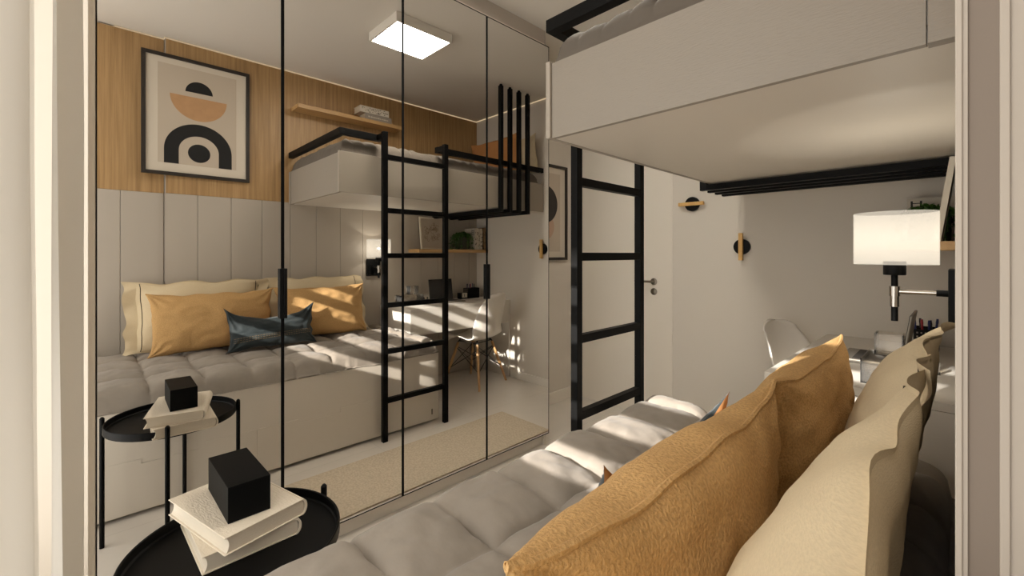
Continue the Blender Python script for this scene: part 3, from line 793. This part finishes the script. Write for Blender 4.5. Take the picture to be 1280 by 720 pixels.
# upright books
random.seed(21)
bks = [(.024, .222, .175, 'paper', 'white book with black line motif standing next to the trailing plant'), (.028, .224, .172, 'bookcover', 'cream book with dark spine marks, second from the trailing plant'),
       (.020, .215, .168, 'paper', 'white book with dark spine marks, third from the trailing plant'), (.026, .222, .172, 'bookcover', 'cream book with dark spine marks, fourth from the trailing plant'),
       (.020, .205, .165, 'grey_book', 'grey book between the cream books and the brown book on the shelf'), (.024, .232, .178, 'brown_book', 'brown book at the end of the shelf books by the far wall')]
y = 2.868
for i, (t_, h_, d_, m_, lab) in enumerate(bks):
    e = empty('shelf_book', (-.10, y+t_/2, SZ), lab, 'book', 'upright books on the oak shelf')
    x1 = WX-.004; x0 = x1-d_
    b = MB(); z0 = SZ+.0005
    b.box(x0, x1, y+.0003, y+.0025, z0, z0+h_); b.box(x0, x1, y+t_-.0025, y+t_-.0003, z0, z0+h_); b.box(x0-.001, x0+.002, y+.0003, y+t_-.0003, z0, z0+h_, .0008, seg=1)
    b.build('cover', M[m_], e)
    MB().box(x0+.003, x1-.003, y+.003, y+t_-.003, z0+.003, z0+h_-.004).build('pages', M['pages'], e)
    b = MB()
    for k in range(9):
        zz = z0+.02+random.random()*(h_-.05); hh_ = random.uniform(.004, .018); yy = y+.005+random.random()*(t_-.014)
        b.box(x0-.0016, x0-.0011, yy, min(yy+random.uniform(.003, .009), y+t_-.003), zz, zz+hh_)
    b.build('spine_marks', M['ink_grey'], e)['kind'] = 'stuff'
    if i == 0:
        b = MB(); yf = y+.0003
        for xx in (x0+.012, x0+.045): b.box(xx, xx+.008, yf-.0006, yf, z0+h_-.075, z0+h_-.012)
        for zz in (.026, .044, .062): b.box(x0+.012, x0+.053, yf-.0006, yf, z0+h_-zz, z0+h_-zz+.004)
        for r_ in range(2):
            pts = [Vector((x0+.095+.0010*k, yf-.0006, z0+h_-.085-.04*r_+.010*sin(k*.55)+.006*sin(k*.9+r_))) for k in range(60)]
            b.tube(pts, .0012, 4)
        b.box(x0+.09, x0+.094, yf-.0006, yf, z0+.02, z0+.045); b.box(x0+.10, x0+.104, yf-.0006, yf, z0+.02, z0+.045)
        for k in range(14): b.box(x0+.13+random.random()*.03, x0+.134+random.random()*.03, yf-.0006, yf, z0+.07+random.random()*.05, z0+.078+random.random()*.05)
        b.build('cover_print', M['ink_grey'], e)['kind'] = 'stuff'
    y += t_+.0006
# flat books on the high shelf
def flat_book(y0, y1, x0, x1, z0, z1, m, mm, label, marks, seed):
    e = empty('flat_book', ((x0+x1)/2, (y0+y1)/2, z0), label, 'book')
    b = MB(); b.box(x0, x1, y0, y1, z0, z0+.003); b.box(x0, x1, y0, y1, z1-.003, z1); b.box(x0-.002, x0+.002, y0, y1, z0, z1, .001); b.build('cover', m, e)
    MB().box(x0+.004, x1-.003, y0+.004, y1-.004, z0+.0032, z1-.0032).build('pages', M['pages'], e)
    random.seed(seed); q = MB(); nn = 16 if marks == 'letters' else 60
    for k in range(nn):
        if marks == 'letters': yy = y0+.03+k*(y1-y0-.06)/nn; zz = (z0+z1)/2-.006; hh = .007+random.random()*.005; ww = .006+random.random()*.003
        else: yy = y0+.01+random.random()*(y1-y0-.025); zz = z0+.006+random.random()*(z1-z0-.016); hh = .004; ww = .007
        q.box(x0-.0026, x0-.0021, yy, yy+ww, zz, zz+hh)
    o = q.build('spine_print', mm, e); o['kind'] = 'stuff'
flat_book(1.685, 1.935, -.145, -.03, 2.4003, 2.452, M['grey_book'], M['paper'], 'grey book with pale lettering lying on the high oak shelf', 'letters', 2)
flat_book(1.64, 1.905, -.15, -.025, 2.4525, 2.508, M['paper'], M['ink_grey'], 'white patterned book lying on the grey book on the high shelf', 'dots', 3)

# ------------------------------------------------------------------ pictures
def disc(cx, cy, rx, ry, a0=0, a1=2*pi, n=40):
    return [(cx+rx*cos(a0+(a1-a0)*k/n), cy+ry*sin(a0+(a1-a0)*k/n)) for k in range(n+1 if a1-a0 < 6.28 else n)]
# big print on the oak wall
pw = empty('framed_print', (WX, .536, 1.766), 'framed abstract print with black arch and tan bowl on the oak wall', 'picture')
FY0, FY1, FZ0, FZ1 = .228, .842, 1.766, 2.572
# the wall steps back before y=.35, so the frame is carried by a thin backing over the step
b = MB(); e = .022; xf = WX-.026; xb = WX-.001
b.box(xf, xb, FY0, FY0+e, FZ0, FZ1, .001); b.box(xf, xb, FY1-e, FY1, FZ0, FZ1, .001); b.box(xf, xb, FY0+e, FY1-e, FZ0, FZ0+e, .001); b.box(xf, xb, FY0+e, FY1-e, FZ1-e, FZ1, .001)
fo = b.build('frame', M['frame_dark'], pw)
MB().box(WX-.014, WX-.002, FY0+e, FY1-e, FZ0+e, FZ1-e).build('mat_board', M['paper'], pw)
pr_ = MB().box(WX-.0152, WX-.0142, .312, .759, 1.847, 2.511).build('print', M['print_bg'], pw)
f = lambda u, v, w: (WX-.0154-w, u, v)
yc = .537
MB().prism(disc(yc, 2.351, .078, .078, 0, pi), f, .0006).build('dome_shape', M['ink'], pr_)
MB().prism(disc(yc, 2.318, .162, .160, pi, 2*pi), f, .0006).build('bowl_shape', M['print_tan'], pr_)
outer = [(yc+.193, 1.848)] + disc(yc, 1.945, .193, .189, 0, pi) + [(yc-.193, 1.848)]
inner = [(yc-.114, 1.848)] + disc(yc, 1.945, .114, .106, 0, pi)[::-1] + [(yc+.114, 1.848)]
MB().prism(outer+inner, f, .0006).build('arch_shape', M['ink'], pr_)
MB().prism(disc(yc, 1.934, .064, .063), f, .0006).build('oval_shape', M['ink'], pr_)
# print on the left wall beyond the wardrobe
lp_ = empty('framed_print', (XL, 2.6, 1.187), 'framed abstract print with charcoal disc on the wall beyond the wardrobe', 'picture')
FY0, FY1, FZ0, FZ1 = 2.295, 2.909, 1.187, 1.971; e = .022
b = MB(); xb, xf = XL+.001, XL+.026
b.box(xb, xf, FY0, FY0+e, FZ0, FZ1, .001); b.box(xb, xf, FY1-e, FY1, FZ0, FZ1, .001); b.box(xb, xf, FY0+e, FY1-e, FZ0, FZ0+e, .001); b.box(xb, xf, FY0+e, FY1-e, FZ1-e, FZ1, .001)
b.build('frame', M['frame_dark'], lp_)
MB().box(XL+.002, XL+.012, FY0+e, FY1-e, FZ0+e, FZ1-e).build('mat_board', M['paper'], lp_)
pr_ = MB().box(XL+.0122, XL+.0132, FY0+.085, FY1-.085, FZ0+.07, FZ1-.07).build('print', M['print_bg'], lp_)
f = lambda u, v, w: (XL+.0134+w, u, v)
MB().prism(disc(2.61, 1.46, .137, .115), f, .0005).build('blush_shape', M['print_pink'], pr_)
MB().prism(disc(2.634, 1.644, .153, .153), lambda u, v, w: (XL+.0142+w, u, v), .0005).build('disc_shape', M['ink_grey'], pr_)

# ------------------------------------------------------------------ wall hooks
def hook(x, z, horiz, label):
    e = empty('wall_hook', (x, HALL, z), label, 'wall hook', 'wall hooks on the far wall')
    b = MB(); b.cyl((x, HALL-.001, z), (x, HALL-.022, z), .050, n=36, bev=.002); b.build('disc', M['black'], e, smooth=True, angle=40)
    b = MB(); L_, w = .088, .012
    if horiz: b.box(x-L_, x+L_, HALL-.046, HALL-.0225, z-w, z+w, .002)
    else: b.box(x-w, x+w, HALL-.046, HALL-.0225, z-L_, z+L_, .002)
    b.build('bar', M['gold_wood'], e)
hook(-1.309, 1.587, True, 'round black hook with level light wood bar next to the door')
hook(-.985, 1.284, False, 'round black hook with upright light wood bar, farther from the door')

# ------------------------------------------------------------------ wall lamp
LX, LY = -.144, 1.812
wl = empty('wall_lamp', (WX, LY, 1.11), 'black wall lamp with white drum shade above the pillows', 'wall lamp')
b = MB(); b.box(-.0245, WX-.001, 1.762, 1.892, 1.04, 1.192, .002); b.build('wall_plate', M['black'], wl)
b = MB(); b.cyl((LX, LY, 1.027), (LX, LY, 1.176), .0085, n=16); b.cyl((LX, LY, 1.171), (LX, LY, 1.214), .028, n=28, bev=.002)
b.build('stem', M['black'], wl, smooth=True, angle=40)
MB().cyl((-.05, LY, 1.1195), (-.0246, LY, 1.1195), .0095, n=16).build('arm_joint', M['black'], wl, smooth=True, angle=40)
b = MB(); b.cyl((LX, LY, 1.119), (-.05, LY, 1.1195), .0072, n=16); b.cyl((LX, LY, 1.105), (LX, LY, 1.136), .0135, n=20); b.cyl((LX, LY, 1.072), (LX, LY, 1.105), .0115, n=20); b.build('swing_arm', M['chrome'], wl, smooth=True, angle=40)
b = MB(); r = .102
b.lathe([(r, 1.204), (r, 1.366), (r-.0018, 1.366), (r-.0018, 1.204), (r, 1.204)], (LX, LY, 0), 56)
b.build('shade', M['shade'], wl, smooth=True, angle=40)
sl = bpy.data.lights.new('shade_bulb', 'POINT'); sl.energy = 1.3; sl.color = (1, .94, .83); sl.shadow_soft_size = .006
slo = bpy.data.objects.new('shade_bulb', sl); C.objects.link(slo); slo.location = (LX, LY, 1.285)

# ------------------------------------------------------------------ ceiling lamp
cl = empty('ceiling_lamp', (-1.185, 1.51, CEIL-.06), 'square flat ceiling lamp with glowing diffuser and pale frame', 'ceiling lamp')
cx0, cx1, cy0, cy1, cz0, cz1 = -1.362, -1.005, 1.305, 1.712, CEIL-.058, CEIL-.001; e = .012
b = MB(); b.box(cx0, cx1, cy0, cy0+e, cz0, cz1); b.box(cx0, cx1, cy1-e, cy1, cz0, cz1); b.box(cx0, cx0+e, cy0+e, cy1-e, cz0, cz1); b.box(cx1-e, cx1, cy0+e, cy1-e, cz0, cz1); b.box(cx0+e, cx1-e, cy0+e, cy1-e, cz1-.01, cz1)
b.build('frame', M['white'], cl)
MB().box(cx0+e+.001, cx1-e-.001, cy0+e+.001, cy1-e-.001, cz0+.002, cz0+.008).build('diffuser', M['lamp_glow'], cl)

# ------------------------------------------------------------------ curtain by the wardrobe
def curtain(name, x0, x1, yc, amp, waves, seed, label, flare=0, edge_top=0):
    def fn(u, v):
        z = .015+(CEIL-.03)*v; x = x0+(x1-x0)*u
        ph = u*waves*2*pi+seed
        a = amp*(1-.25*v)
        y = yc+a*sin(ph+.35*sin(z*1.3+seed)+.25*noise.noise((u*3, z*.7, seed)))+.012*noise.noise((u*4, z*1.2, seed+3))*(1-v)
        x += .010*cos(ph)-flare*(1-v)**2*u
        return Vector((x, y, z))
    b = MB(); b.grid(fn, 110, 40)
    o = b.build(name, M['curtain'], smooth=True, angle=180)
    for p in o.data.polygons: p.use_smooth = True
    return tag(o, label, 'curtain')
curtain('curtain', -1.83, -1.65, -.150, .040, 1.6, 1.2, 'white sunlit curtain panel at the left edge of the picture')
curtain('curtain', -1.835, -1.66, -.046, .032, 1.6, 2.0, 'white curtain panel hanging next to the wardrobe side')

# ------------------------------------------------------------------ light
w = bpy.data.worlds.new('sky'); bpy.context.scene.world = w; w.use_nodes = True
bg = w.node_tree.nodes['Background']; bg.inputs['Color'].default_value = (1, .98, .94, 1); bg.inputs['Strength'].default_value = 1.9
sd = bpy.data.lights.new('sun', 'SUN'); sd.energy = 9; sd.angle = radians(.53); sd.color = (1, .95, .88)
so = bpy.data.objects.new('sun', sd); C.objects.link(so); so.location = (-1.5, -4, 3)
so.rotation_euler = Vector((.27, 1, -.417)).to_track_quat('-Z', 'Y').to_euler()

# ------------------------------------------------------------------ camera
cd = bpy.data.cameras.new('camera'); co = bpy.data.objects.new('camera', cd); C.objects.link(co)
co.location = (0, 0, CAM_H); co.rotation_euler = (radians(90), 0, radians(45.935))
cd.sensor_width = 36; cd.lens = 36*542.57/1280; cd.shift_y = -(360-317.56)/1280; cd.clip_start = .02
sc_ = bpy.context.scene; sc_.camera = co
sc_.view_settings.view_transform = 'Standard'; sc_.view_settings.look = 'None'
sc_.view_settings.exposure = 0.58; sc_.view_settings.gamma = 1; sc_.view_settings.use_curve_mapping = False
